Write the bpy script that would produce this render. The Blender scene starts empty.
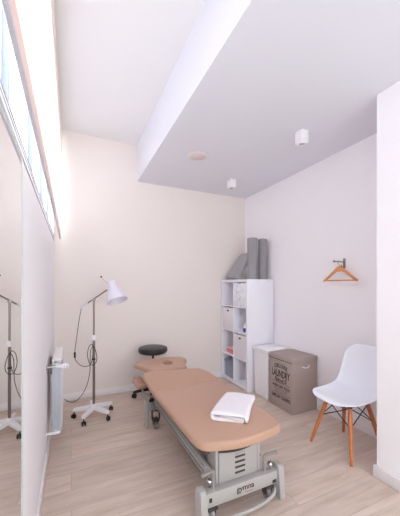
import bpy, bmesh, math, random
from mathutils import Vector, Matrix
random.seed(7)
R = math.radians
PI = math.pi
scene = bpy.context.scene
COL = scene.collection

# ------------------------------------------------------------------ materials
def lin(c):
    return tuple((x / 12.92 if x <= .04045 else ((x + .055) / 1.055) ** 2.4) for x in c)

def rgb(r, g, b):
    return lin((r / 255, g / 255, b / 255)) + (1,)

def mat(name, col, rough=.5, metal=0, var=.04, scale=30, bump=0.0, bscale=200, spec=.5, coat=0, trans=0, sss=0):
    m = bpy.data.materials.new(name); m.use_nodes = True
    nt = m.node_tree; N = nt.nodes; L = nt.links
    b = N['Principled BSDF']
    b.inputs['Roughness'].default_value = rough
    b.inputs['Metallic'].default_value = metal
    b.inputs['Specular IOR Level'].default_value = spec
    b.inputs['Coat Weight'].default_value = coat
    tc = N.new('ShaderNodeTexCoord')
    nz = N.new('ShaderNodeTexNoise'); nz.inputs['Scale'].default_value = scale; nz.inputs['Detail'].default_value = 4
    L.new(tc.outputs['Object'], nz.inputs['Vector'])
    mx = N.new('ShaderNodeMix'); mx.data_type = 'RGBA'
    mx.inputs[6].default_value = tuple(c * (1 - var) for c in col[:3]) + (1,)
    mx.inputs[7].default_value = tuple(min(1, c * (1 + var)) for c in col[:3]) + (1,)
    L.new(nz.outputs['Fac'], mx.inputs[0])
    L.new(mx.outputs[2], b.inputs['Base Color'])
    if bump:
        n2 = N.new('ShaderNodeTexNoise'); n2.inputs['Scale'].default_value = bscale; n2.inputs['Detail'].default_value = 3
        L.new(tc.outputs['Object'], n2.inputs['Vector'])
        bp = N.new('ShaderNodeBump'); bp.inputs['Strength'].default_value = bump; bp.inputs['Distance'].default_value = .002
        L.new(n2.outputs['Fac'], bp.inputs['Height']); L.new(bp.outputs['Normal'], b.inputs['Normal'])
    if trans:
        t = N.new('ShaderNodeBsdfTranslucent'); ms = N.new('ShaderNodeMixShader')
        L.new(mx.outputs[2], t.inputs['Color']); ms.inputs[0].default_value = trans
        L.new(b.outputs[0], ms.inputs[1]); L.new(t.outputs[0], ms.inputs[2])
        L.new(ms.outputs[0], N['Material Output'].inputs['Surface'])
    return m

def wood_mat(name, c1, c2, rough=.4, axis=(1, 1, 1), scale=6):
    m = bpy.data.materials.new(name); m.use_nodes = True
    nt = m.node_tree; N = nt.nodes; L = nt.links; b = N['Principled BSDF']
    b.inputs['Roughness'].default_value = rough
    tc = N.new('ShaderNodeTexCoord'); mp = N.new('ShaderNodeMapping'); mp.inputs['Scale'].default_value = axis
    L.new(tc.outputs['Object'], mp.inputs['Vector'])
    nz = N.new('ShaderNodeTexNoise'); nz.inputs['Scale'].default_value = scale; nz.inputs['Detail'].default_value = 6
    L.new(mp.outputs[0], nz.inputs['Vector'])
    cr = N.new('ShaderNodeValToRGB'); cr.color_ramp.elements[0].position = .35; cr.color_ramp.elements[1].position = .7
    cr.color_ramp.elements[0].color = c1; cr.color_ramp.elements[1].color = c2
    L.new(nz.outputs['Fac'], cr.inputs[0]); L.new(cr.outputs[0], b.inputs['Base Color'])
    return m

def floor_mat():
    m = bpy.data.materials.new('floor_laminate'); m.use_nodes = True
    nt = m.node_tree; N = nt.nodes; L = nt.links; b = N['Principled BSDF']
    tc = N.new('ShaderNodeTexCoord')
    br = N.new('ShaderNodeTexBrick')
    br.inputs['Scale'].default_value = 1; br.inputs['Brick Width'].default_value = 1.28; br.inputs['Row Height'].default_value = .185
    br.inputs['Mortar Size'].default_value = .0013; br.inputs['Mortar Smooth'].default_value = .3; br.inputs['Bias'].default_value = 0
    br.offset = .37; br.offset_frequency = 2
    br.inputs['Color1'].default_value = (0, 0, 0, 1); br.inputs['Color2'].default_value = (1, 1, 1, 1); br.inputs['Mortar'].default_value = (.5, .5, .5, 1)
    L.new(tc.outputs['Object'], br.inputs['Vector'])
    # per-plank offset of the grain
    sep = N.new('ShaderNodeSeparateXYZ'); L.new(tc.outputs['Object'], sep.inputs[0])
    add = N.new('ShaderNodeMath'); add.operation = 'MULTIPLY_ADD'; add.inputs[1].default_value = 7.3
    L.new(br.outputs['Color'], add.inputs[0]); L.new(sep.outputs['X'], add.inputs[2])
    cmb = N.new('ShaderNodeCombineXYZ'); L.new(add.outputs[0], cmb.inputs['X']); L.new(sep.outputs['Y'], cmb.inputs['Y'])
    mp = N.new('ShaderNodeMapping'); mp.inputs['Scale'].default_value = (1.1, 9, 1); L.new(cmb.outputs[0], mp.inputs['Vector'])
    nz = N.new('ShaderNodeTexNoise'); nz.inputs['Scale'].default_value = 2.2; nz.inputs['Detail'].default_value = 8; nz.inputs['Roughness'].default_value = .62
    nz.inputs['Distortion'].default_value = .35
    L.new(mp.outputs[0], nz.inputs['Vector'])
    cr = N.new('ShaderNodeValToRGB')
    e = cr.color_ramp.elements
    e[0].position = .28; e[0].color = FLOOR_D
    e[1].position = .72; e[1].color = FLOOR_L
    k = e.new(.5); k.color = FLOOR_M
    L.new(nz.outputs['Fac'], cr.inputs[0])
    # plank to plank tone
    ton = N.new('ShaderNodeMix'); ton.data_type = 'RGBA'; ton.blend_type = 'MULTIPLY'; ton.inputs[0].default_value = 1
    rp = N.new('ShaderNodeValToRGB'); rp.color_ramp.elements[0].color = (.88, .88, .88, 1); rp.color_ramp.elements[1].color = (1, 1, 1, 1)
    L.new(br.outputs['Color'], rp.inputs[0]); L.new(cr.outputs[0], ton.inputs[6]); L.new(rp.outputs[0], ton.inputs[7])
    seam = N.new('ShaderNodeMix'); seam.data_type = 'RGBA'; seam.inputs[7].default_value = FLOOR_S
    L.new(br.outputs['Fac'], seam.inputs[0]); L.new(ton.outputs[2], seam.inputs[6])
    L.new(seam.outputs[2], b.inputs['Base Color'])
    b.inputs['Roughness'].default_value = .42
    bp = N.new('ShaderNodeBump'); bp.inputs['Strength'].default_value = .12; bp.inputs['Distance'].default_value = .001
    L.new(nz.outputs['Fac'], bp.inputs['Height']); L.new(bp.outputs[0], b.inputs['Normal'])
    return m

FLOOR_D = rgb(202, 179, 163); FLOOR_M = rgb(221, 201, 187); FLOOR_L = rgb(231, 215, 203); FLOOR_S = rgb(172, 150, 136)

def glass_mat():
    m = bpy.data.materials.new('window_glass'); m.use_nodes = True
    nt = m.node_tree; N = nt.nodes; L = nt.links
    N.remove(N['Principled BSDF'])
    t = N.new('ShaderNodeBsdfTransparent'); t.inputs[0].default_value = (.96, .985, 1, 1)
    g = N.new('ShaderNodeBsdfGlossy'); g.inputs['Roughness'].default_value = .02
    ms = N.new('ShaderNodeMixShader'); ms.inputs[0].default_value = .05
    L.new(t.outputs[0], ms.inputs[1]); L.new(g.outputs[0], ms.inputs[2]); L.new(ms.outputs[0], N['Material Output'].inputs['Surface'])
    return m

def marble_print():
    m = mat('printed_card', rgb(238, 240, 246), .5)
    nt = m.node_tree; N = nt.nodes; L = nt.links; b = N['Principled BSDF']
    tc = N.new('ShaderNodeTexCoord')
    mp = N.new('ShaderNodeMapping'); mp.inputs['Scale'].default_value = (1, 6, 13); mp.inputs['Rotation'].default_value = (.35, 0, 0)
    L.new(tc.outputs['Object'], mp.inputs['Vector'])
    nz = N.new('ShaderNodeTexNoise'); nz.inputs['Scale'].default_value = 1.6; nz.inputs['Detail'].default_value = 1; nz.inputs['Distortion'].default_value = 1.2
    L.new(mp.outputs[0], nz.inputs['Vector'])
    cr = N.new('ShaderNodeValToRGB'); cr.color_ramp.interpolation = 'EASE'
    e = cr.color_ramp.elements
    e[0].position = .475; e[0].color = rgb(240, 241, 247); e[1].position = .525; e[1].color = rgb(240, 241, 247)
    k = e.new(.5); k.color = rgb(170, 184, 206)
    L.new(nz.outputs['Fac'], cr.inputs[0]); L.new(cr.outputs[0], b.inputs['Base Color'])
    return m

M = dict(
    wall=mat('warm_white_plaster', rgb(240, 231, 226), .85, var=.012, scale=3, bump=.05, bscale=350),
    wall2=mat('cool_white_plaster', rgb(248, 245, 248), .85, var=.012, scale=3, bump=.05, bscale=350),
    ceil=mat('ceiling_paint_light_tint', rgb(229, 230, 237), .9, var=.01, scale=3),  # lowered ceiling: bluish tint of the light put into the colour
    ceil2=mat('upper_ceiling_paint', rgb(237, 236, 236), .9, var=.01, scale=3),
    trim=mat('white_trim', rgb(243, 239, 240), .45, var=.01),
    floor=floor_mat(),
    glass=glass_mat(),
    frame=mat('window_frame_white', rgb(236, 232, 236), .35, var=.02),
    alu=mat('window_aluminium', rgb(160, 168, 184), .4, var=.03),
    post=mat('window_post_blue_grey', rgb(150, 158, 178), .5, var=.03),
    blind=mat('screen_fabric', rgb(244, 240, 244), .8, var=.02, scale=80, bump=.1, bscale=600, trans=.52),
    blindbar=mat('blind_bar_grey', rgb(208, 206, 216), .35),
    hem=mat('blind_hem', rgb(240, 218, 210), .8, trans=.2),
    cream=mat('cream_cassette', rgb(248, 236, 220), .5),
    mirror=mat('mirror_silver', (.93, .93, .925, 1), .015, metal=1, var=0),
    mirror_edge=mat('mirror_glass_edge', rgb(188, 204, 196), .15, var=.03),
    tan=mat('tan_vinyl', rgb(194, 155, 133), .42, var=.03, scale=8, bump=.25, bscale=900),
    tan_d=mat('tan_vinyl_piping', rgb(178, 134, 109), .45, var=.03),
    lgrey=mat('light_grey_enamel', rgb(180, 176, 174), .38, var=.02),
    mgrey=mat('mid_grey_enamel', rgb(150, 146, 144), .45, var=.03),
    dark=mat('dark_mechanism', rgb(70, 62, 60), .5, var=.06),
    black=mat('black_plastic', rgb(32, 29, 31), .45, var=.05),
    blackvinyl=mat('black_vinyl', rgb(38, 33, 35), .4, var=.05, bump=.2, bscale=500),
    chrome=mat('chrome', rgb(205, 202, 202), .14, metal=1, var=.02),
    steel=mat('brushed_steel', rgb(150, 138, 132), .3, metal=1, var=.06),
    white=mat('white_enamel', rgb(244, 241, 245), .32, var=.015),
    lampwhite=mat('lamp_lilac_white', rgb(228, 224, 236), .3, var=.015),
    shelfw=mat('white_melamine', rgb(241, 240, 247), .4, var=.012),
    plastic=mat('white_shell_plastic', rgb(244, 246, 254), .32, var=.008, coat=.15),
    beech=wood_mat('orange_beech', rgb(184, 104, 58), rgb(208, 130, 80), .4, (14, 14, 1.6), 4),
    hangerwood=wood_mat('hanger_wood', rgb(212, 138, 82), rgb(228, 158, 102), .38, (14, 2, 14), 4),
    towel=mat('white_terry', rgb(244, 239, 244), .95, var=.02, scale=120, bump=.9, bscale=420),
    hamper=mat('taupe_canvas', rgb(176, 160, 153), .85, var=.06, scale=160, bump=.5, bscale=700),
    ink=mat('dark_print', rgb(58, 46, 46), .8, var=.05),
    matgrey=mat('grey_foam', rgb(152, 149, 153), .85, var=.04, scale=40, bump=.4, bscale=500),
    slabgrey=mat('pale_grey_foam', rgb(168, 166, 170), .85, var=.04, scale=40, bump=.4, bscale=500),
    card=marble_print(),
    boxw=mat('white_box_card', rgb(233, 229, 234), .6, var=.02),
    pinkbox=mat('pink_plastic', rgb(222, 130, 138), .35, var=.05),
    clear=mat('pale_pink_lid', rgb(236, 206, 208), .3, var=.03),
    tub=mat('grey_blue_plastic', rgb(150, 156, 178), .4, var=.04),
    bottle=mat('bottle_white', rgb(232, 236, 248), .3),
    blue=mat('bottle_blue', rgb(62, 84, 176), .4),
    green=mat('leaf_green', rgb(96, 128, 74), .6, var=.2, scale=60),
    terracotta=mat('terracotta', rgb(206, 142, 112), .8, var=.05),
    radw=mat('radiator_white', rgb(240, 234, 234), .35, var=.01),
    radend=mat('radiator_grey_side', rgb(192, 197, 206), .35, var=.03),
    lens=mat('spot_lens', rgb(188, 184, 190), .25),
    vent=mat('vent_ivory', rgb(228, 216, 216), .6),
    red=mat('red_print', rgb(176, 60, 66), .6),
)

# ------------------------------------------------------------------ mesh helpers
MW = {}
def finish(name, bm, m, parent=None, loc=None, rotz=0, local=False, smooth=40):
    """one mesh object; geometry given in room coordinates unless local"""
    if parent is not None:
        mw = MW[parent]
    else:
        mw = Matrix.Translation(Vector(loc or (0, 0, 0))) @ Matrix.Rotation(rotz, 4, 'Z')
    if not local:
        bm.transform(mw.inverted())
    bmesh.ops.recalc_face_normals(bm, faces=bm.faces[:])
    me = bpy.data.meshes.new(name); bm.to_mesh(me); bm.free()
    me.materials.append(m)
    if smooth:
        for p in me.polygons: p.use_smooth = True
        me.set_sharp_from_angle(angle=R(smooth))
    o = bpy.data.objects.new(name, me); COL.objects.link(o)
    if parent is not None: o.parent = parent
    else: o.matrix_world = mw
    MW[o] = mw
    return o

def thing(name, label, cat, loc=(0, 0, 0), rotz=0, group=None):
    o = bpy.data.objects.new(name, None); COL.objects.link(o)
    o.empty_display_size = .1
    o.location = loc; o.rotation_euler = (0, 0, rotz)
    MW[o] = Matrix.Translation(Vector(loc)) @ Matrix.Rotation(rotz, 4, 'Z')
    o['label'] = label; o['category'] = cat
    if group: o['group'] = group
    return o

def tag(o, label, cat, group=None):
    o['label'] = label; o['category'] = cat
    if group: o['group'] = group
    return o

def struct(name, bm, m, **k):
    o = finish(name, bm, m, smooth=30, **k); o['kind'] = 'structure'; return o

def B(): return bmesh.new()

def box(bm, x0, x1, y0, y1, z0, z1, bev=0, seg=2, mtx=None):
    t = bmesh.new()
    bmesh.ops.create_cube(t, size=1)
    for v in t.verts:
        v.co = Vector((x0 + (v.co.x + .5) * (x1 - x0), y0 + (v.co.y + .5) * (y1 - y0), z0 + (v.co.z + .5) * (z1 - z0)))
    if bev: bmesh.ops.bevel(t, geom=t.edges[:], offset=bev, segments=seg, profile=.5, affect='EDGES')
    if mtx: t.transform(mtx)
    join(bm, t); return bm

def join(bm, t):
    me = bpy.data.meshes.new('tmp'); t.to_mesh(me); t.free(); bm.from_mesh(me); bpy.data.meshes.remove(me)

def smoothpath(pts, n=8, closed=False):
    pts = [Vector(p) for p in pts]; out = []
    N = len(pts)
    rng = range(N if closed else N - 1)
    for i in rng:
        g = (lambda k: pts[k % N]) if closed else (lambda k: pts[max(0, min(N - 1, k))])
        p0, p1, p2, p3 = g(i - 1), g(i), g(i + 1), g(i + 2)
        for j in range(n):
            t = j / n
            out.append(.5 * ((2 * p1) + (p2 - p0) * t + (2 * p0 - 5 * p1 + 4 * p2 - p3) * t * t + (3 * p1 - p0 - 3 * p2 + p3) * t ** 3))
    if not closed: out.append(pts[-1])
    return out

def tube(bm, pts, r, seg=12, closed=False, caps=True):
    pts = [Vector(p) for p in pts]; n = len(pts)
    rr = r if isinstance(r, (list, tuple)) else [r] * n
    if len(rr) == 2 and n > 2: rr = [rr[0] + (rr[1] - rr[0]) * i / (n - 1) for i in range(n)]
    rings = []; up = None
    for i, p in enumerate(pts):
        if closed: d = pts[(i + 1) % n] - pts[i - 1]
        else: d = pts[min(n - 1, i + 1)] - pts[max(0, i - 1)]
        d.normalize()
        if up is None:
            up = Vector((0, 0, 1)) if abs(d.z) < .9 else Vector((1, 0, 0))
        a = d.cross(up).normalized(); up = a.cross(d).normalized()
        rings.append([bm.verts.new(p + rr[i] * (math.cos(2 * PI * k / seg) * a + math.sin(2 * PI * k / seg) * up)) for k in range(seg)])
    for i in range(n if closed else n - 1):
        A, C = rings[i], rings[(i + 1) % n]
        for k in range(seg): bm.faces.new((A[k], A[(k + 1) % seg], C[(k + 1) % seg], C[k]))
    if caps and not closed:
        bm.faces.new(rings[0]); bm.faces.new(rings[-1][::-1])
    return bm

def lathe(bm, prof, base=(0, 0, 0), axis=(0, 0, 1), seg=32):
    """prof: list of (radius, height) along axis"""
    ax = Vector(axis).normalized(); q = Vector((0, 0, 1)).rotation_difference(ax); b = Vector(base)
    rings = []
    for r, h in prof:
        if r < 1e-6: rings.append([bm.verts.new(b + q @ Vector((0, 0, h)))])
        else: rings.append([bm.verts.new(b + q @ Vector((r * math.cos(2 * PI * k / seg), r * math.sin(2 * PI * k / seg), h))) for k in range(seg)])
    for A, C in zip(rings, rings[1:]):
        if len(A) == 1 and len(C) == 1: continue
        for k in range(seg):
            k2 = (k + 1) % seg
            if len(A) == 1: bm.faces.new((A[0], C[k2], C[k]))
            elif len(C) == 1: bm.faces.new((A[k], A[k2], C[0]))
            else: bm.faces.new((A[k], A[k2], C[k2], C[k]))
    return bm

def cyl(bm, p0, p1, r, seg=20, bev=.0):
    p0 = Vector(p0); p1 = Vector(p1); h = (p1 - p0).length
    b = min(bev, r * .9, h * .45)
    prof = [(0, 0), (r - b, 0), (r, b), (r, h - b), (r - b, h), (0, h)] if b else [(0, 0), (r, 0), (r, h), (0, h)]
    return lathe(bm, prof, p0, p1 - p0, seg)

def roundpoly(pts, rads, n=6):
    """2-D polygon with rounded corners"""
    out = []; N = len(pts)
    for i in range(N):
        p = Vector(pts[i]); a = Vector(pts[i - 1]) - p; c = Vector(pts[(i + 1) % N]) - p
        r = rads[i] if isinstance(rads, (list, tuple)) else rads
        r = min(r, a.length * .49, c.length * .49)
        s = p + a.normalized() * r; e = p + c.normalized() * r
        for j in range(n + 1):
            t = j / n; out.append((1 - t) ** 2 * s + 2 * t * (1 - t) * p + t * t * e)
    return out

def pad(bm, outline, z0, z1, rad=.02, hole=None, zf=None, seg=4):
    """upholstered slab over a 2-D outline, edges rolled with radius rad; zf(x,y) lifts it"""
    def offs(poly, d):
        N = len(poly); res = []
        for i in range(N):
            t = (poly[(i + 1) % N] - poly[i - 1]); nrm = Vector((t.y, -t.x)).normalized()
            res.append(poly[i] + nrm * d)
        return res
    def area(p): return sum(p[i].x * p[(i + 1) % len(p)].y - p[(i + 1) % len(p)].x * p[i].y for i in range(len(p)))
    zf = zf or (lambda x, y: 0)
    poly = [Vector(p) for p in outline]
    if area(poly) < 0: poly.reverse()
    def ring(d, z): return [bm.verts.new((p.x, p.y, z + zf(p.x, p.y))) for p in offs(poly, d)]
    rings = []
    for j in range(seg + 1):
        a = PI / 2 * j / seg; rings.append(ring(-rad * (1 - math.sin(a)) , z0 + rad * (1 - math.cos(a))))
    for j in range(seg + 1):
        a = PI / 2 * j / seg; rings.append(ring(-rad * (1 - math.cos(a)), z1 - rad * (1 - math.sin(a))))
    N = len(poly)
    for A, C in zip(rings, rings[1:]):
        for k in range(N): bm.faces.new((A[k], A[(k + 1) % N], C[(k + 1) % N], C[k]))
    if hole is None:
        bm.faces.new(rings[0][::-1]); bm.faces.new(rings[-1])
    else:
        cx, cy, hx, hy = hole; inner = []
        for z in (z0, z1 - .012, z1):
            g = 1 + (.12 if z == z1 else 0)
            rr = []
            for p in poly:
                a = math.atan2((p.y - cy), (p.x - cx))
                x = cx + hx * g * math.cos(a); y = cy + hy * g * math.sin(a)
                rr.append(bm.verts.new((x, y, z + zf(x, y))))
            inner.append(rr)
        for k in range(N):
            k2 = (k + 1) % N
            bm.faces.new((rings[-1][k], rings[-1][k2], inner[2][k2], inner[2][k]))
            bm.faces.new((rings[0][k2], rings[0][k], inner[0][k], inner[0][k2]))
            for a_, c_ in ((inner[2], inner[1]), (inner[1], inner[0])):
                bm.faces.new((a_[k], a_[k2], c_[k2], c_[k]))
    return bm

def prism(bm, outline, mtx, depth, bev=0):
    """extrude a 2-D outline by depth along local z, placed with mtx"""
    t = bmesh.new()
    a = [t.verts.new((p[0], p[1], 0)) for p in outline]; c = [t.verts.new((p[0], p[1], depth)) for p in outline]
    N = len(a)
    t.faces.new(a[::-1]); t.faces.new(c)
    for k in range(N): t.faces.new((a[k], a[(k + 1) % N], c[(k + 1) % N], c[k]))
    if bev:
        es = [e for e in t.edges if abs(e.verts[0].co.z - e.verts[1].co.z) < 1e-6]
        bmesh.ops.bevel(t, geom=es, offset=bev, segments=2, profile=.5, affect='EDGES')
    t.transform(mtx); join(bm, t); return bm

def frame_mtx(o, x, y, z):
    m = Matrix.Identity(4)
    for i, v in enumerate((x, y, z)):
        v = Vector(v)
        m[0][i], m[1][i], m[2][i] = v
    m[0][3], m[1][3], m[2][3] = o
    return m

def text(bm, s, w, h, mtx, depth=.0012, arc=0.0, bold=.0):
    """lettering w wide and h high, centred, standing on mtx's plane; arc>0 bows upward"""
    cu = bpy.data.curves.new('lettering_curve', 'FONT'); cu.body = s; cu.size = 1; cu.align_x = 'CENTER'; cu.align_y = 'CENTER'
    cu.offset = bold
    ob = bpy.data.objects.new('lettering_tmp', cu); COL.objects.link(ob)
    dg = bpy.context.evaluated_depsgraph_get(); dg.update()
    me = bpy.data.meshes.new_from_object(ob.evaluated_get(dg))
    t = bmesh.new(); t.from_mesh(me)
    bpy.data.objects.remove(ob); bpy.data.curves.remove(cu); bpy.data.meshes.remove(me)
    xs = [v.co.x for v in t.verts]; ys = [v.co.y for v in t.verts]
    x0, x1, y0, y1 = min(xs), max(xs), min(ys), max(ys)
    for v in t.verts:
        x = ((v.co.x - x0) / (x1 - x0) - .5) * w; y = ((v.co.y - y0) / (y1 - y0) - .5) * h
        y += arc * (1 - (2 * x / w) ** 2)
        v.co = Vector((x, y, 0))
    ret = bmesh.ops.extrude_face_region(t, geom=t.faces[:])
    for g in ret['geom']:
        if isinstance(g, bmesh.types.BMVert): g.co.z += depth
    t.transform(mtx); join(bm, t); return bm

# ------------------------------------------------------------------ dimensions
XL, YB, XR = -.178, 3.636, 2.475
ZS, ZC, XS = 2.727, 3.2, .784
YF = -1.7            # wall behind the camera
XP, YP = 1.983, 1.262 # the wall that comes forward on the right

# ------------------------------------------------------------------ room
struct('floor', box(B(), XL - .2, XR + .2, YF - .2, YB + .2, -.1, 0), M['floor'])
WZ0, WZ1, WY0, WY1 = 1.875, 3.05, -.7, 3.52
b = B()
box(b, XL - .2, XL, YF, YB, 0, WZ0); box(b, XL - .2, XL, YF, YB, WZ1, ZC)
box(b, XL - .2, XL, WY1, YB, WZ0, WZ1); box(b, XL - .2, XL, YF, WY0, WZ0, WZ1)
struct('wall_left', b, M['wall2'])
struct('wall_back', box(B(), XL - .2, XR + .2, YB, YB + .2, 0, ZC), M['wall'])
struct('wall_right', box(B(), XR, XR + .2, YP, YB, 0, ZC), M['wall2'])
struct('wall_front_right', box(B(), XP, XR + .2, YF, YP, 0, ZC), M['wall2'])
struct('ceiling', box(B(), XL - .2, XS + .02, YF - .2, YB + .2, ZC, ZC + .15), M['ceil2'])
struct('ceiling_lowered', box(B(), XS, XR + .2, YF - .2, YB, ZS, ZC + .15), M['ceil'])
# wall behind the camera: wide glazed opening added for soft frontal light, out of view
b = B()
OX0, OX1, OZ0, OZ1 = .1, 1.8, .45, 2.12
box(b, XL - .2, OX0, YF - .2, YF, 0, ZC); box(b, OX1, XR + .2, YF - .2, YF, 0, ZC)
box(b, OX0, OX1, YF - .2, YF, 0, OZ0); box(b, OX0, OX1, YF - .2, YF, OZ1, ZC)
struct('wall_front', b, M['wall2'])
b = B()
for x in (OX0, (OX0 + OX1) / 2 - .025, OX1 - .05): box(b, x, x + .05, YF - .14, YF - .08, OZ0, OZ1, .004)
for z in (OZ0, OZ1 - .05): box(b, OX0, OX1, YF - .14, YF - .08, z, z + .05, .004)
w2 = struct('added_window_2', b, M['frame'])  # frame of the added, unseen window that brightens the room from behind
finish('glass_pane', box(B(), OX0 + .05, OX1 - .05, YF - .113, YF - .107, OZ0 + .05, OZ1 - .05), M['glass'], w2)

# skirting
def skirt(name, x0, x1, y0, y1):
    b = B(); box(b, x0, x1, y0, y1, 0, .082, .004, 2)
    struct(name, b, M['trim'])
skirt('baseboard_back', XL, XR, YB - .015, YB)
skirt('baseboard_left', XL, XL + .015, YF, YB - .015)
skirt('baseboard_right', XR - .015, XR, YP, YB - .015)
skirt('baseboard_front_right', XP - .026, XP, YF, YP + .012)

# high window band on the left wall
b = B()
fx0, fx1 = XL - .10, XL + .002
box(b, fx0, fx1, WY0, WY1, WZ0, WZ0 + .045, .004)
box(b, fx0, fx1 - .012, WY0, WY1, WZ1 - .05, WZ1, .004)
for y in (WY0, WY1 - .045): box(b, fx0, fx1 - .012, y, y + .045, WZ0, WZ1, .004)
w1 = struct('window_1', b, M['frame'])
mull = [-.1, .5, 1.12, 1.74, 2.36, 2.92]
for y in mull:
    finish('mullion', box(B(), XL - .09, XL - .012, y - .018, y + .018, WZ0 + .045, WZ1 - .05, .003), M['post'], w1)
ys = [WY0 + .045] + mull + [WY1 - .045]
for i in range(len(ys) - 1):
    a, c = ys[i] + (.018 if i else 0), ys[i + 1] - (.018 if i < len(ys) - 2 else 0)
    s = B(); z0, z1 = WZ0 + .045, WZ1 - .05
    for q in ((a, a + .022, z0, z1), (c - .022, c, z0, z1), (a + .022, c - .022, z0, z0 + .03), (a + .022, c - .022, z1 - .03, z1)):
        box(s, XL - .085, XL - .03, q[0], q[1], q[2], q[3], .003)
    sh = finish('sash', s, M['frame'], w1)
    finish('glass_pane', box(B(), XL - .064, XL - .058, a + .022, c - .022, z0 + .03, z1 - .03), M['glass'], sh)

for z0, z1 in ((WZ0 - .006, WZ0 + .002), (WZ0 + .022, WZ0 + .027), (WZ0 + .043, WZ0 + .051)):
    finish('gasket', box(B(), XL - .012, XL + .004, WY0, WY1, z0, z1), M['post'], w1)
# ------------------------------------------------------------------ roller blind
t = thing('roller_blind', 'white translucent roller blind hanging half lowered over the high window', 'blind', (-.11, 1.4, 1.9))
finish('blind_fabric', box(B(), -.1135, -.1115, -.75, 3.49, 1.985, 3.10), M['blind'], t)
finish('hem', box(B(), -.1145, -.1105, -.75, 3.49, 1.905, 1.987, .001), M['hem'], t)
finish('bottom_bar', box(B(), -.119, -.106, -.75, 3.49, 1.890, 1.906, .004), M['blindbar'], t)
finish('cassette', box(B(), XL, -.10, -.78, 3.56, 3.09, 3.17, .008), M['cream'], t)
finish('side_guide', box(B(), -.122, -.102, 3.492, 3.512, 1.89, 3.09, .003), M['cream'], t)

# ------------------------------------------------------------------ mirror
MY, MZ = 1.12, 1.80
t = thing('wall_mirror', 'tall frameless mirror panel fixed to the left wall below the high window', 'mirror', (XL, .4, .05))
finish('mirror_panel', box(B(), XL, XL + .025, -.55, MY - .004, .03, MZ), M['mirror'], t)
b = B(); box(b, XL, XL + .0265, MY - .004, MY + .003, .03, MZ + .004, .001); box(b, XL, XL + .0265, -.55, MY - .004, MZ, MZ + .004)
finish('polished_edge', b, M['mirror_edge'], t)

# ------------------------------------------------------------------ radiator
t = thing('radiator', 'slim white panel radiator with grey end, low on the left wall', 'radiator', (-.11, 2.75, .17))
ry0, ry1, rx0, rx1, rz0, rz1 = 2.50, 3.02, -.136, -.07, .18, .755
b = B(); box(b, rx1 - .012, rx1, ry0 + .004, ry1, rz0, rz1, .004); 
for k in range(13):
    y = ry0 + .03 + k * .038; box(b, rx1 - .001, rx1 + .003, y, y + .018, rz0 + .03, rz1 - .03, .002)
finish('front_panel', b, M['radw'], t)
finish('back_panel', box(B(), rx0, rx0 + .012, ry0 + .004, ry1, rz0, rz1, .004), M['radw'], t)
b = B()
for k in range(26):
    x = rx0 + .014 + .048 * (k % 2)
b = B(); box(b, rx0 - .001, rx1 - .001, ry0 - .003, ry0 + .006, rz0, rz1 - .012, .002)
for k in range(6): 
    x = rx0 + .005 + k * .0098; box(b, x, x + .005, ry0 - .006, ry0 - .002, rz0 + .03, rz1 - .06, .001)
finish('side_cover', b, M['radend'], t)
b = B(); box(b, rx0 - .002, rx1 + .002, ry0 - .002, ry1 + .002, rz1, rz1 + .012, .004)
for k in range(20):
    y = ry0 + .025 + k * .0245; box(b, rx0 + .012, rx1 - .012, y, y + .012, rz1 + .012, rz1 + .014)
finish('top_grille', b, M['radw'], t)
finish('shield', box(B(), rx1 + .002, rx1 + .005, ry0 - .004, ry0 + .03, rz1 - .05, rz1 + .006, .001), M['dark'], t)
b = B(); cyl(b, (-.112, 2.492, .718), (-.07, 2.478, .718), .012, 16, .003); cyl(b, (-.07, 2.478, .718), (-.018, 2.460, .718), .019, 20, .006)
v = finish('thermostat_valve', b, M['white'], t)
b = B()
for x in (-.05, -.03): cyl(b, (x, 2.448, .723), (x, 2.444, .723), .004, 10)
finish('marker', b, M['mgrey'], v)
b = B(); tube(b, [(-.112, 2.50, .718), (-.112, 2.48, .718), (-.15, 2.478, .718), (XL + .004, 2.478, .718)], .008, 10); cyl(b, (XL, 2.478, .718), (XL + .006, 2.478, .718), .018, 16)
finish('inlet_pipe', b, M['chrome'], t)
b = B(); cyl(b, (-.112, 2.50, .195), (-.112, 2.462, .195), .012, 14, .003); cyl(b, (-.08, 2.475, .195), (-.145, 2.475, .195), .011, 14, .003)
tube(b, [(-.14, 2.475, .195), (XL + .004, 2.475, .195)], .008, 10); cyl(b, (XL, 2.475, .195), (XL + .006, 2.475, .195), .018, 16)
finish('return_valve', b, M['white'], t)
for y in (2.62, 2.9):
    finish('bracket', box(B(), XL, rx0 + .002, y, y + .03, .62, .70, .003), M['mgrey'], t)

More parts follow.
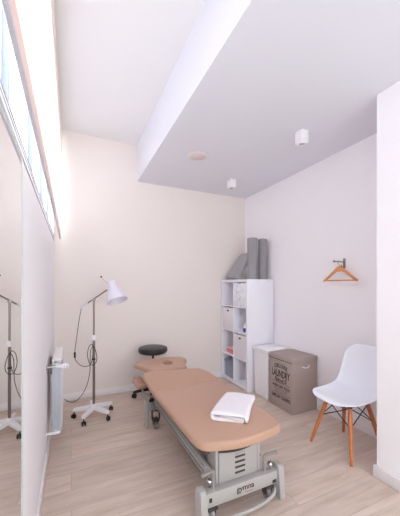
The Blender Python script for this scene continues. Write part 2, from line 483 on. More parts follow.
# ------------------------------------------------------------------ examination lamp
LX, LY = .214, 3.08
t = thing('examination_lamp', 'white examination lamp on a chrome pole with five-arm castor base', 'lamp', (LX, LY, 0), R(-25))
b = B()
lathe(b, [(0, .075), (.03, .075), (.036, .082), (.034, .125), (.026, .135), (0, .135)], seg=24)
A0 = R(-98)
for k in range(5):
    a = A0 + k * 2 * PI / 5
    m = Matrix.Rotation(a, 4, 'Z')
    tb = bmesh.new(); bmesh.ops.create_cube(tb, size=1)
    for vv in tb.verts:
        f = vv.co.x + .5
        vv.co = Vector((.02 + f * .185, vv.co.y * (.05 - .014 * f), (.125 - .028 * f) if vv.co.z > 0 else (.078 - .012 * f)))
    bmesh.ops.bevel(tb, geom=tb.edges[:], offset=.006, segments=2, affect='EDGES')
    tb.transform(m); join(b, tb)
base = finish('star_base', b, M['white'], t, local=True)
def castor_mesh(x, y, r, top, ang, wheel_w=.022):
    """returns housing and wheel meshes"""
    h = B(); cyl(h, (x, y, r * 1.2), (x, y, top), .006, 10)
    d = Vector((math.cos(ang), math.sin(ang), 0)); n = Vector((-d.y, d.x, 0)); c = Vector((x, y, r)) + d * .006
    prof = [(-r * .9, r * .25)] 
    pts = roundpoly([(-r * 1.0, r * .1), (-r * .9, r * .9), (r * .2, r * 1.15), (r * 1.05, r * .5)], r * .5, 4)
    prism(h, [(p.x, p.y) for p in pts], frame_mtx(c - n * wheel_w * .28, d, (0, 0, 1), n), wheel_w * .56)
    w = B()
    for s in (-1, 1):
        cyl(w, c + n * s * wheel_w * .3, c + n * s * wheel_w * .85, r, 22, .003)
    cyl(w, c - n * wheel_w * .4, c + n * wheel_w * .4, .004, 10)
    return h, w
for k in range(5):
    a = A0 + k * 2 * PI / 5
    h, w = castor_mesh(.192 * math.cos(a), .192 * math.sin(a), .021, .088, a + .8)
    hh = finish('castor', h, M['black'], t, local=True); finish('wheel', w, M['black'], hh, local=True)
b = B(); cyl(b, (0, 0, .11), (0, 0, .83), .0125, 20, .002); cyl(b, (0, 0, .80), (0, 0, 1.205), .0095, 20, .002)
finish('pole', b, M['steel'], t, local=True)
b = B(); cyl(b, (0, 0, .795), (0, 0, .85), .02, 20, .004); cyl(b, (0, 0, .82), (.035, 0, .82), .006, 10, .002)
finish('height_collar', b, M['white'], t, local=True)
b = B(); cyl(b, (0, -.016, 1.212), (0, .016, 1.212), .016, 18, .003); cyl(b, (0, -.02, 1.212), (0, -.028, 1.212), .01, 12, .002)
finish('joint', b, M['chrome'], t, local=True)
b = B(); tube(b, [(-.07, 0, 1.178), (.14, 0, 1.318)], .0075, 14)
finish('arm', b, M['steel'], t, local=True)
b = B(); tube(b, [(-.135, 0, 1.135), (-.06, 0, 1.184)], .0125, 14)
finish('arm_grip', b, M['lampwhite'], t, local=True)
# shade
c0 = Vector((.182, 0, 1.40)); c1 = Vector((.262, -.06, 1.205)); ax = (c1 - c0).normalized(); L_ = (c1 - c0).length
b = B()
prof = [(0, 0), (.026, 0), (.040, .004), (.046, .012), (.047, .07), (.052, .078), (.056, .085), (.107, L_ - .004), (.108, L_), (.105, L_), (.053, .09), (.044, .078), (.043, .016), (0, .012)]
lathe(b, prof, c0, ax, 40)
sh = finish('lamp_shade', b, M['lampwhite'], t, local=True)
b = B()
lathe(b, [(0, 0), (.03, .004), (.036, .05), (.02, .085), (0, .09)], c0 + ax * .085, ax, 20)
finish('bulb', b, M['white'], sh, local=True)
b = B(); p = c0 + Vector((-.03, 0, -.03)); tube(b, [p, p + Vector((-.075, 0, .085))], .0028, 8)
hd = finish('aiming_rod', b, M['chrome'], t, local=True)
b = B(); lathe(b, [(0, -.01), (.007, -.007), (.01, 0), (.007, .007), (0, .01)], p + Vector((-.075, 0, .085)), (0, 0, 1), 14)
finish('knob', b, M['black'], hd, local=True)
def P(px, py, y=0): return Vector(((px - 94) * .01043, y, 1.36 - (py - 286) * .01043))
b = B()
cab = [P(81.5, 308), P(79, 322), P(76.5, 340), P(75, 352), P(75, 358), P(79, 364), P(86, 366, -.02), P(92, 363, -.03), P(94, 352, -.02), P(93, 344, -.02), P(90, 347, -.03), P(89, 356, -.03), P(92, 364, -.03), P(97, 362, -.03), P(98, 355, -.03), P(95, 346, -.03), P(92, 350, -.03), P(91, 362, -.02), P(90, 372, 0), P(86, 385, .04), P(80, 396, .08), P(73, 404, .08), P(66, 406, .10), P(59, 404, .12)]
tube(b, smoothpath(cab, 8), .0034, 8)
cb = finish('cable', b, M['black'], t, local=True)
b = B(); box(b, *(lambda q: (q.x - .009, q.x + .009, q.y - .007, q.y + .007, q.z - .03, q.z + .03))(P(75, 355)), .004)
finish('inline_switch', b, M['black'], cb, local=True)
b = B()
lathe(b, [(.013, -.006), (.019, -.006), (.019, .006), (.013, .006)], (0, -.006, .60), (0, 0, 1), 16)
finish('cable_tie', b, M['black'], cb, local=True)

# ------------------------------------------------------------------ stool
SX, SY = .925, 3.375
t = thing('rolling_stool', 'round black upholstered stool on castors beyond the head of the massage table', 'stool', (SX, SY, 0))
b = B(); lathe(b, [(0, .525), (.13, .525), (.165, .532), (.178, .548), (.18, .575), (.172, .592), (.15, .600), (0, .603)], (SX, SY, 0), seg=44)
finish('seat', b, M['blackvinyl'], t)
b = B(); lathe(b, [(0, .505), (.07, .508), (.12, .525), (0, .528)], (SX, SY, 0), seg=30); finish('seat_plate', b, M['black'], t)
b = B(); cyl(b, (SX, SY, .08), (SX, SY, .30), .025, 18, .003); cyl(b, (SX, SY, .28), (SX, SY, .515), .014, 18, .002)
finish('gas_lift', b, M['black'], t)
b = B(); lathe(b, [(0, .06), (.036, .06), (.04, .07), (.034, .12), (0, .125)], (SX, SY, 0), seg=20)
for k in range(5):
    a = R(178) + k * 2 * PI / 5
    tb = bmesh.new(); bmesh.ops.create_cube(tb, size=1)
    for vv in tb.verts:
        f = vv.co.x + .5; vv.co = Vector((.02 + f * .225, vv.co.y * (.05 - .02 * f), (.115 - .035 * f) if vv.co.z > 0 else (.07 - .012 * f)))
    bmesh.ops.bevel(tb, geom=tb.edges[:], offset=.006, segments=2, affect='EDGES')
    tb.transform(Matrix.Translation((SX, SY, 0)) @ Matrix.Rotation(a, 4, 'Z')); join(b, tb)
finish('star_base', b, M['black'], t)
for k in range(5):
    a = R(178) + k * 2 * PI / 5
    h, w = castor_mesh(SX + .228 * math.cos(a), SY + .228 * math.sin(a), .027, .075, a + 1.0, .026)
    hh = finish('castor', h, M['black'], t); finish('wheel', w, M['black'], hh)

# ------------------------------------------------------------------ massage table
t = thing('massage_table', 'tan padded massage table on a light grey electric lifting frame', 'massage table', (.92, 2.0, 0))
TX0, TX1 = .625, 1.205
ZT = .50
o1 = roundpoly([(TX0 + .015, 1.365), (.88, 1.292), (TX1 - .02, 1.340), (TX1 + .012, 1.44), (TX1 + .027, 2.236), (TX0 - .012, 2.212), (TX0, 1.50)], [.09, .25, .06, .10, .028, .028, .12], 8)
finish('seat_cushion', pad(B(), o1, ZT - .056, ZT, .017), M['tan'], t)
lift = lambda x, y: max(0, (y - 2.21)) * .085
o2 = roundpoly([(TX0 - .012, 2.204), (TX1 + .027, 2.228), (TX1 + .032, 2.42), (TX1 - .03, 2.56), (TX0 + .05, 2.645), (TX0 - .022, 2.565)], [.02, .02, .06, .06, .06, .06], 8)
finish('back_cushion', pad(B(), o2, ZT - .056, ZT, .011, zf=lift), M['tan'], t)
b = B(); prism(b, [(TX0 + .004, 2.192), (TX1 + .012, 2.214), (TX1 + .012, 2.248), (TX0 + .004, 2.226)], Matrix.Translation((0, 0, ZT - .03)), .0255, .002)
finish('seam_strip', b, M['tan'], t)
# head rest with a breathing hole
o3 = roundpoly([(.735, 2.645), (1.09, 2.645), (1.12, 2.80), (1.205, 2.93), (1.17, 3.06), (.93, 3.135), (.70, 3.08), (.60, 2.985), (.66, 2.86)], [.035, .035, .1, .06, .07, .2, .07, .04, .1], 8)
def resample(poly, n):
    P_ = poly + [poly[0]]; d = [0]
    for a, c in zip(P_, P_[1:]): d.append(d[-1] + (c - a).length)
    out = []; j = 0
    for i in range(n):
        s = d[-1] * i / n
        while d[j + 1] < s: j += 1
        f = (s - d[j]) / max(1e-9, d[j + 1] - d[j]); out.append(P_[j].lerp(P_[j + 1], f))
    return out
finish('head_cushion', pad(B(), resample(o3, 96), .475, .53, .02, hole=(.945, 2.875, .052, .085)), M['tan'], t)
for s in (-1, 1):
    cx = .918 + s * .262
    o = roundpoly([(cx - .055, 2.80), (cx + .055, 2.80), (cx + .055, 3.06), (cx - .055, 3.06)], .05, 6)
    ar = finish('armrest', pad(B(), o, .305, .362, .02), M['tan'], t)
    b = B(); tube(b, [(cx, 2.80, .31), (cx, 2.78, .285), (cx - s * .06, 2.62, .285), (cx - s * .06, 2.55, .38)], .009, 10)
    finish('armrest_bracket', b, M['mgrey'], ar)
# frame under the cushions
b = B()
for x in (.69, 1.11): box(b, x, x + .035, 1.42, 2.20, .392, .437, .004)
for y in (1.44, 1.85, 2.16): box(b, .70, 1.13, y, y + .035, .395, .435, .004)
finish('top_frame', b, M['dark'], t)
b = B()
for x in (.69, 1.11): box(b, x, x + .03, 2.225, 2.60, .40, .437, .004)
box(b, .69, 1.14, 2.56, 2.59, .40, .437, .004)
tube(b, [(.80, 2.58, .425), (.80, 2.90, .455), (1.05, 2.90, .455), (1.05, 2.58, .425)], .01, 10)
finish('back_frame', b, M['mgrey'], t)
# long side beams low down
for x in (.728, 1.085):
    b = B(); box(b, x, x + .045, 1.50, 2.62, .222, .258, .005); box(b, x + .012, x + .034, 1.50, 2.62, .257, .266, .002)
    finish('side_beam', b, M['lgrey'], t)
    finish('guide_rail', box(B(), x + (-.012 if x < .9 else .05), x + (0 if x < .9 else .062), 1.5, 2.5, .228, .242, .002), M['mgrey'], t)
# near end frame: two upright feet joined by a cross beam
b = B()
box(b, .685, 1.205, 1.40, 1.455, .096, .178, .006)
ef = finish('end_frame', b, M['lgrey'], t)
for x in (.650, 1.200):
    fb = roundpoly([(1.372, 0), (1.478, 0), (1.478, .03), (1.462, .193), (1.45, .207), (1.398, .207), (1.386, .193), (1.372, .03)], .008, 3)
    finish('foot', prism(B(), [(p.x, p.y) for p in fb], frame_mtx((x, 0, 0), (0, 1, 0), (0, 0, 1), (1, 0, 0)), .040, .004), M['lgrey'], ef)
b = B(); text(b, 'gymna', .125, .034, frame_mtx((.955, 1.3995, .137), (1, 0, 0), (0, 0, 1), (0, -1, 0)), .001, 0, .012)
finish('lettering', b, M['ink'], ef)
b = B(); box(b, .953, 1.008, 1.3985, 1.3998, .114, .117); finish('red_stroke', b, M['red'], ef)
b = B(); box(b, .71, .727, 1.398, 1.400, .128, .152); finish('sticker', b, M['ink'], ef)
b = B(); box(b, 1.16, 1.19, 1.398, 1.400, .106, .126); finish('sticker', b, M['ink'], ef)
# far end frame
b = B(); box(b, .672, 1.16, 2.63, 2.675, .15, .215, .005)
ef2 = finish('end_frame', b, M['lgrey'], t)
for x in (.645, 1.16):
    finish('foot', box(B(), x, x + .028, 2.60, 2.70, 0, .25, .006), M['lgrey'], ef2)
b = B(); box(b, .695, .735, 2.592, 2.632, .15, .235, .004); finish('foot_bracket', b, M['mgrey'], ef2)
b = B(); tube(b, smoothpath([(.70, 2.585, .17), (.70, 2.57, .09), (.735, 2.565, .06), (.765, 2.57, .09), (.765, 2.585, .15), (.73, 2.58, .17)], 6), .008, 10)
finish('locking_hook', b, M['dark'], ef2)
# lifting column and its vented cover
b = B(); box(b, .80, 1.085, 1.50, 1.62, .09, .395, .01); box(b, .84, 1.07, 1.52, 1.60, .39, .425, .004)
finish('lifting_column', b, M['mgrey'], t)
b = B(); box(b, .80, 1.10, 2.40, 2.52, .1, .40, .01); finish('lifting_column', b, M['mgrey'], t)
b = B(); box(b, .84, 1.04, 1.52, 2.56, .07, .10, .006); finish('base_tray', b, M['mgrey'], t)
cv = []
n = 14
for i in range(n + 1):
    u = i / n; cv.append((.80 + .28 * u, .362 - .022 * 4 * u * (1 - u)))
cv = cv + [(1.08, .13), (.80, .13)]
b = prism(B(), cv, frame_mtx((0, 1.50, 0), (1, 0, 0), (0, 0, 1), (0, -1, 0)), .05, .006)
cover = finish('motor_cover', b, M['lgrey'], t)
for x0, x1 in ((.778, .798), (1.082, 1.102)):
    finish('cover_side', box(B(), x0, x1, 1.452, 1.56, .12, .378, .006), M['lgrey'], t)
for k in range(4):
    z = .308 - k * .032
    finish('vent_slot', box(B(), .912, .985, 1.447, 1.4505, z - .006, z + .006, .0015), M['dark'], cover)
b = B(); text(b, 'gymna', .07, .013, frame_mtx((.95, 1.4500, .3275), (1, 0, 0), (0, 0, 1), (0, -1, 0)), .0008)
finish('lettering', b, M['mgrey'], cover)
b = B(); pts = [(.79, 1.49, .392)] + [(.80 + .28 * u / 8, 1.455 - .0 * u, .369 - .022 * 4 * (u / 8) * (1 - u / 8)) for u in range(9)] 
tube(b, pts[1:], .009, 10); finish('cover_rim', b, M['dark'], cover)
# levers and clamp knobs at both sides
def lever(pts, knobp):
    b = B(); tube(b, pts, .0105, 12); l = finish('lever', b, M['mgrey'], t); return l
l1 = lever([(.665, 1.41, .285), (.742, 1.43, .285), (.750, 1.43, .277), (.752, 1.43, .16)], None)
l2 = lever([(1.225, 1.44, .268), (1.135, 1.44, .270), (1.126, 1.44, .262), (1.125, 1.44, .16)], None)
for x, y in ((.738, 1.45), (1.165, 1.43)):
    b = B(); cyl(b, (x, y, .16), (x, y, .20), .007, 12); lathe(b, [(0, 0), (.012, .002), (.019, .012), (.018, .024), (.01, .032), (0, .033)], (x, y, .195), (0, 0, 1), 20)
    finish('clamp_knob', b, M['chrome'], t)
# foot pedal bar
b = B(); tube(b, smoothpath([(.70, 1.46, .07), (.71, 1.385, .058), (.77, 1.36, .048), (.93, 1.35, .042), (1.09, 1.36, .05), (1.165, 1.385, .07), (1.18, 1.46, .085)], 8), .0105, 12)
finish('pedal_bar', b, M['lgrey'], t)
for (x, y) in ((.735, 1.428), (1.138, 1.428), (.73, 2.58), (1.10, 2.58)):
    h = B(); box(h, x - .03, x + .03, y - .035, y + .035, .080, .094, .003)
    for s in (-1, 1): box(h, x + s * .021 - .003, x + s * .021 + .003, y - .02, y + .02, .038, .082, .001)
    hh = finish('castor', h, M['dark'], t)
    w = B(); cyl(w, (x - .014, y, .038), (x + .014, y, .038), .038, 28, .005)
    ww = finish('wheel', w, M['mgrey'], hh)
# transport tube between the ends
b = B(); tube(b, [(.92, 1.45, .16), (.92, 2.64, .16)], .018, 14); finish('spine', b, M['mgrey'], t)

# ------------------------------------------------------------------ towel
def towel():
    o = Vector((.903, 1.505, ZT)); ex = Vector((.74, -.672, 0)).normalized(); ey = Vector((.70, .714, 0)).normalized()
    W, Ln, th = .215, .345, .0165
    lv = [th * .5 + .001, th * 1.55 + .002, th * 2.7 + .004]
    path = []
    path += [(-W * .30, lv[1]), (0, lv[1]), (W * .33, lv[1] - .001)]
    for a in range(1, 6):
        an = PI / 2 - a * PI / 6; path.append((W * .36 + .007 * math.cos(an), (lv[0] + lv[1]) / 2 + (lv[1] - lv[0]) / 2 * math.sin(an)))
    path += [(W * .30, lv[0]), (0, lv[0]), (-W * .40, lv[0])]
    for a in range(1, 8):
        an = -PI / 2 - a * PI / 8; path.append((-W * .43 + .028 * math.cos(an), (lv[0] + lv[2]) / 2 + (lv[2] - lv[0]) / 2 * math.sin(an)))
    path += [(-W * .36, lv[2]), (-W * .1, lv[2] + .001), (W * .2, lv[2]), (W * .42, lv[2] - .001), (W * .475, lv[2] - .007), (W * .50, lv[2] - .022), (W * .475, lv[2] - .038)]
    path = smoothpath([(p[0], p[1], 0) for p in path], 3)
    n = len(path); NY = 14
    bm = B(); grid = []
    off = []
    for i in range(n):
        d = path[min(n - 1, i + 1)] - path[max(0, i - 1)]; d.normalize(); off.append(Vector((-d.y, d.x, 0)))
    h = th * .46
    loop = [path[i] + off[i] * h for i in range(n)] + [path[i] - off[i] * h for i in reversed(range(n))]
    for j in range(NY + 1):
        f = j / NY; row = []
        edge = -.004 if j in (0, NY) else 0
        for q in loop:
            x = q.x * (1 - .05 * f) + .004 * math.sin(f * 5 + q.y * 60)
            y = (f - 0) * Ln + .006 * math.sin(q.y * 140 + q.x * 12) * (1 if j == 0 else (.9 if j == NY else .3))
            z = max(.0008, q.y * (1 - .05 * math.sin(f * PI)) + .0012 * math.sin(f * 9 + q.x * 40) * (q.y > .02))
            row.append(bm.verts.new(o + ex * x + ey * y + Vector((0, 0, z))))
        grid.append(row)
    m = len(loop)
    for j in range(NY):
        for k in range(m): bm.faces.new((grid[j][k], grid[j][(k + 1) % m], grid[j + 1][(k + 1) % m], grid[j + 1][k]))
    for j in (0, NY):
        for k in range(n - 1): 
            bm.faces.new((grid[j][k], grid[j][k + 1], grid[j][m - 2 - k], grid[j][m - 1 - k]))
    ob = finish('folded_towel', bm, M['towel'], None, (o.x, o.y, ZT), smooth=60)
    tag(ob, 'folded white towel lying on the foot of the tan massage table', 'towel')
towel()

# ------------------------------------------------------------------ cube shelf unit
KX0, KX1, KY0, KY1, KH = 2.035, XR - .016, 2.945, 3.618, 1.447
t = thing('cube_shelf', 'white open shelf unit of two by four cubes in the back right corner', 'shelf', ((KX0 + KX1) / 2, (KY0 + KY1) / 2, 0))
T = .034
for y in (KY0, KY1 - T): finish('side_panel', box(B(), KX0, KX1, y, y + T, 0, KH, .002), M['shelfw'], t)
finish('top_panel', box(B(), KX0, KX1, KY0 + T, KY1 - T, KH - T, KH, .002), M['shelfw'], t)
finish('bottom_panel', box(B(), KX0, KX1, KY0 + T, KY1 - T, .012, .012 + T, .002), M['shelfw'], t)
KM = (KY0 + KY1) / 2; t2 = .016
finish('centre_panel', box(B(), KX0 + .002, KX1, KM - t2 / 2, KM + t2 / 2, .012 + T, KH - T, .001), M['shelfw'], t)
cell = (KH - T - (.012 + T) - 3 * t2) / 4
rows = []   # bottom z of each row, from the top row down
z = KH - T
for r in range(4):
    rows.append(z - cell); z -= cell + t2
for r in range(3):
    for a, c in ((KY0 + T, KM - t2 / 2), (KM + t2 / 2, KY1 - T)):
        finish('shelf_board', box(B(), KX0 + .002, KX1, a, c, rows[r] - t2, rows[r], .001), M['shelfw'], t)
finish('back_panel', box(B(), KX1 - .004, KX1 + .002, KY0 + T, KY1 - T, .046, KH - T), M['shelfw'], t)
NR = (KY0 + T + .006, KM - t2 / 2 - .006)      # near column
FR = (KM + t2 / 2 + .006, KY1 - T - .006)      # far column
# patterned box, top right cube
b = B(); box(b, KX0 + .004, KX1 - .05, NR[0], NR[1], rows[0], rows[0] + cell - .012, .004)
t = thing('storage_box', 'white storage box with pale blue line pattern in the top right cube of the shelf', 'box', ((KX0 + KX1) / 2, sum(NR) / 2, rows[0]))
finish('box_body', b, M['card'], t)
b = B(); box(b, KX0 + .0005, KX0 + .0045, sum(NR) / 2 - .04, sum(NR) / 2 + .04, rows[0] + cell - .022, rows[0] + cell - .014, .001); finish('rim_slot', b, M['mgrey'], t)
def drawer_box(ya, yb, z, label, h=None):
    h = h or cell - .02
    t = thing('storage_bin', label, 'box', ((KX0 + KX1) / 2, (ya + yb) / 2, z), group=None)
    b = B(); box(b, KX0 + .006, KX1 - .06, ya, yb, z, z + h, .005); 
    finish('bin_body', b, M['boxw'], t)
    b = B()
    box(b, KX0 + .003, KX0 + .007, ya + .004, yb - .004, z + .004, z + .016, .001)
    box(b, KX0 + .003, KX0 + .007, ya + .004, yb - .004, z + h - .014, z + h - .004, .001)
    for q in (ya + .004, yb - .014): box(b, KX0 + .003, KX0 + .007, q, q + .010, z + .016, z + h - .014, .001)
    finish('front_edge', b, M['boxw'], t)
    m_ = (ya + yb) / 2; b = B()
    pts = roundpoly([(-.024, -.011), (.024, -.011), (.024, .011), (-.024, .011)], .009, 5)
    prism(b, [(p.x, p.y) for p in pts], frame_mtx((KX0 + .007, m_, z + h - .042), (0, -1, 0), (0, 0, 1), (-1, 0, 0)), .004, .001)
    finish('grip_hole', b, M['dark'], t)
    return t
drawer_box(FR[0], FR[1], rows[1], 'white lidless storage bin with dark grip hole, left column, second cube down')
drawer_box(NR[0], NR[1], rows[2], 'white storage bin with dark grip hole, right column, third cube down')
# plant
py, pz = FR[0] + .03, rows[0]
t = thing('potted_plant', 'small green plant in terracotta pot in the top left shelf cube', 'plant', (KX0 + .1, py, pz))
b = B(); lathe(b, [(0, 0), (.022, 0), (.031, .055), (.035, .057), (.035, .07), (.03, .07), (.027, .055), (0, .055)], (KX0 + .09, py, pz), seg=24); finish('pot', b, M['terracotta'], t)
b = B()
for k in range(34):
    a = random.random() * 2 * PI; el = .3 + random.random() * 1.1; r = .02 + random.random() * .05
    d = Vector((math.cos(a) * math.cos(el), math.sin(a) * math.cos(el) * .55, math.sin(el))); base_ = Vector((KX0 + .09, py, pz + .06))
    tip = base_ + d * (.04 + r); sd = d.cross(Vector((0, 0, 1))).normalized() * .008; mid = base_ + d * (.02 + r * .6)
    nn = sd.cross(d).normalized() * .0015
    vs = [bm_ for bm_ in (b.verts.new(base_), b.verts.new(mid + sd), b.verts.new(tip), b.verts.new(mid - sd), b.verts.new(mid + nn))]
    for q in ((0, 1, 4), (1, 2, 4), (2, 3, 4), (3, 0, 4)): b.faces.new([vs[i] for i in q])
finish('foliage', b, M['green'], t)
# bottle
bx, by, bz = KX0 + .034, NR[0] + .05, rows[1]
t = thing('spray_bottle', 'small white bottle with blue label in the second right shelf cube', 'bottle', (bx, by, bz))
b = B(); lathe(b, [(0, 0), (.026, 0), (.029, .004), (.029, .085), (.022, .1), (.012, .106), (.012, .112), (0, .112)], (bx, by, bz), seg=28); finish('bottle_body', b, M['bottle'], t)
b = B(); lathe(b, [(.0293, .02), (.0298, .021), (.0298, .07), (.0293, .071)], (bx, by, bz), seg=28); finish('bottle_label', b, M['blue'], t)
b = B(); lathe(b, [(0, .11), (.014, .11), (.014, .135), (.01, .138), (0, .138)], (bx, by, bz), seg=20); finish('cap', b, M['white'], t)
# pink tub
c = (FR[0] + FR[1]) / 2 - .01; z = rows[2]
t = thing('small_tub', 'small pink plastic tub with pale lid in the third left shelf cube', 'tub', (KX0 + .1, c, z))
b = B(); box(b, KX0 + .03, KX0 + .18, c - .09, c + .09, z, z + .07, .012, 3); finish('tub_body', b, M['pinkbox'], t)
b = B(); box(b, KX0 + .025, KX0 + .185, c - .095, c + .095, z + .07, z + .088, .006, 2); box(b, KX0 + .06, KX0 + .15, c - .05, c + .05, z + .088, z + .10, .004); finish('lid', b, M['clear'], t)
# grey tub bottom left
z = rows[3]
t = thing('storage_tub', 'grey blue plastic tub in the bottom left shelf cube', 'tub', (KX0 + .15, sum(FR) / 2, z))
b = B()
o_ = [(KX0 + .03, FR[0] + .015), (KX0 + .33, FR[0] + .015), (KX0 + .33, FR[1] - .015), (KX0 + .03, FR[1] - .015)]
pad(b, roundpoly(o_, .03, 5), z, z + .215, .012); finish('tub_body', b, M['tub'], t)
b = B(); o_ = [(KX0 + .018, FR[0] + .004), (KX0 + .34, FR[0] + .004), (KX0 + .34, FR[1] - .004), (KX0 + .018, FR[1] - .004)]
pad(b, roundpoly(o_, .03, 5), z + .205, z + .24, .008); box(b, KX0 + .008, KX0 + .02, sum(FR) / 2 - .05, sum(FR) / 2 + .05, z + .18, z + .22, .004); finish('lid', b, M['tub'], t)

# ------------------------------------------------------------------ rolled mats and slab on the shelf
def roll(x, y, r, h, label, turns=4.2, a0=0):
    t = thing('rolled_mat', label, 'mat', (x, y, KH), group='grey rolled mats standing on the shelf')
    b = B(); cyl(b, (x, y, KH), (x, y, KH + h), r - .004, 36, .004)
    tube(b, [(x + r * .93 * math.cos(a0), y + r * .93 * math.sin(a0), KH + .002), (x + r * .93 * math.cos(a0), y + r * .93 * math.sin(a0), KH + h - .002)], .005, 8)
    finish('mat_body', b, M['matgrey'], t)
    b = B(); pts = []
    for i in range(90):
        f = i / 89; rr = r * (.1 + .86 * f); a = a0 + f * turns * 2 * PI; pts.append((x + rr * math.cos(a), y + rr * math.sin(a), KH + h))
    tube(b, pts, .0022, 6); finish('coil_edge', b, M['matgrey'], t)
roll(2.225, 3.10, .073, .555, 'thick grey rolled mat standing on the shelf, left of the two rolls', a0=R(250))
roll(2.378, 3.075, .065, .55, 'thinner grey rolled mat standing on the shelf, nearest the right wall', a0=R(170))
# leaning foam slab
b = B()
o_ = roundpoly([(0, -.15), (.44, -.15), (.44, .15), (0, .15)], [.01, .08, .08, .01], 6)
ang = R(54)
pad(b, o_, 0, .055, .01)
mt = Matrix.Translation((2.085, 3.37, KH + .001)) @ Matrix.Rotation(-ang, 4, 'Y')
b.transform(mt)
tag(finish('foam_wedge', b, M['slabgrey'], None, (2.15, 3.39, KH)), 'pale grey foam slab leaning at an angle behind the rolled mats on the shelf', 'foam slab')

# ------------------------------------------------------------------ white bin
bx0, bx1, by0, by1 = 2.10, 2.44, 2.635, 2.905
t = thing('lidded_bin', 'plain white lidded bin between the shelf unit and the taupe laundry hamper', 'bin', ((bx0 + bx1) / 2, (by0 + by1) / 2, 0))
tb = bmesh.new(); bmesh.ops.create_cube(tb, size=1)
for v in tb.verts:
    g = .92 if v.co.z < 0 else 1
    v.co = Vector(((bx0 + bx1) / 2 + v.co.x * (bx1 - bx0) * g, (by0 + by1) / 2 + v.co.y * (by1 - by0) * g, (v.co.z + .5) * .565))
bmesh.ops.bevel(tb, geom=tb.edges[:], offset=.012, segments=3, affect='EDGES')
finish('bin_body', tb, M['white'], t)
b = B(); box(b, bx0 - .012, bx1 + .008, by0 - .008, by1 + .008, .56, .60, .008, 3); box(b, bx0 + .03, bx1 - .03, by0 + .03, by1 - .03, .598, .606, .004)
finish('lid', b, M['white'], t)

# ------------------------------------------------------------------ laundry hamper
hx0, hx1, hy0, hy1, hh_ = 2.107, 2.456, 2.222, 2.588, .592
t = thing('laundry_hamper', 'taupe fabric laundry hamper with dark printed lettering beside the white chair', 'hamper', ((hx0 + hx1) / 2, (hy0 + hy1) / 2, 0))
finish('hamper_body', box(B(), hx0, hx1, hy0, hy1, 0, .55, .006, 2), M['hamper'], t)
b = B(); box(b, hx0 - .006, hx1 + .004, hy0 - .006, hy1 + .006, .535, hh_, .008, 3)
lid = finish('lid', b, M['hamper'], t)
b = B(); box(b, hx0 - .008, hx0 - .005, hy0 + .0, hy1 - .0, .537, .541); finish('lid_seam', b, M['ink'], lid)
b = B(); tube(b, smoothpath([(2.235, hy0 - .006, .497), (2.25, hy0 - .013, .488), (2.285, hy0 - .02, .484), (2.32, hy0 - .013, .488), (2.335, hy0 - .006, .497)], 6), .005, 10)
hd = finish('handle', b, M['white'], t)
for x in (2.232, 2.338):
    b = B(); cyl(b, (x, hy0, .50), (x, hy0 - .004, .50), .011, 16, .001)
    finish('handle_eyelet', b, M['chrome'], hd)
hyc = (hy0 + hy1) / 2 - .0
def onface(z, dy=0): return frame_mtx((hx0 + .0002, hyc - dy, z), (0, -1, 0), (0, 0, 1), (-1, 0, 0))
def letter(s, w, h, z, arc=0, bold=0, dy=0):
    b = B(); text(b, s, w, h, onface(z, dy), .0012, arc, bold); finish('lettering', b, M['ink'], t)
letter('DELUXE', .205, .044, .452, .020, .022)
letter('LAUNDRY', .285, .080, .382, 0, .022)
letter('SERVICE', .19, .042, .320, -.018, .022)
for z in (.277, .160):
    b = B(); box(b, hx0 - .001, hx0 + .001, hyc - .145, hyc + .145, z, z + .004); finish('printed_rule', b, M['ink'], t)
letter('WASH DRY FOLD', .28, .034, .240, 0, .022)
letter('QUALITY SERVICE', .21, .014, .205, 0, .0)
letter('OPEN ALL DAY', .18, .012, .183, 0, .0)
letter('SAME DAY CLEANING', .30, .040, .124, 0, .022)

# ------------------------------------------------------------------ coat hook and hanger
HY = 1.898
t = thing('coat_hook', 'small bronze coat hook with a long peg on the right wall', 'hook', (XR, HY, 1.60))
finish('back_plate', box(B(), XR - .006, XR, HY - .014, HY + .014, 1.535, 1.635, .003), M['steel'], t)
b = B(); tube(b, [(XR - .005, HY, 1.598), (XR - .145, HY, 1.600)], .0055, 12); cyl(b, (XR - .14, HY, 1.600), (XR - .155, HY, 1.600), .011, 16, .003)
finish('peg', b, M['steel'], t)
b = B(); tube(b, smoothpath([(XR - .005, HY, 1.555), (XR - .03, HY, 1.548), (XR - .045, HY, 1.556), (XR - .046, HY, 1.57)], 5), .005, 10); finish('small_hook', b, M['steel'], t)
hx = XR - .085; hz = 1.600
t = thing('clothes_hanger', 'orange wooden clothes hanger hanging from the coat hook', 'hanger', (hx, HY, hz - .06))
upper = [(-.198, -.148), (-.15, -.118), (-.10, -.081), (-.055, -.046), (-.028, -.022), (0, -.015), (.028, -.022), (.055, -.046), (.10, -.081), (.15, -.118), (.198, -.148)]
lower = [(.203, -.162), (.19, -.166), (.15, -.142), (.10, -.108), (.05, -.076), (0, -.062), (-.05, -.076), (-.10, -.108), (-.15, -.142), (-.19, -.166), (-.203, -.162)]
poly = [(p.x * .94, p.y) for p in (smoothpath([(a, c, 0) for a, c in upper], 3) + smoothpath([(a, c, 0) for a, c in lower], 3))]
b = prism(B(), poly, frame_mtx((hx + .008, HY - .012, hz - .03), (0, -1, 0), (0, 0, 1), (-1, 0, 0)), .016, .004)
finish('hanger_body', b, M['hangerwood'], t)
b = B(); tube(b, [(hx, HY - .012 - .174, hz - .186), (hx, HY - .012 + .174, hz - .186)], .0065, 12)
finish('trouser_bar', b, M['hangerwood'], t)
b = B(); hk = [(hx, HY - .012, hz - .06), (hx, HY - .012, hz - .035)] + [(hx, HY - .0 + .0145 * math.cos(a), hz - .003 + .0145 * math.sin(a)) for a in [R(q) for q in (-75, -30, 15, 60, 105, 150, 195)]]
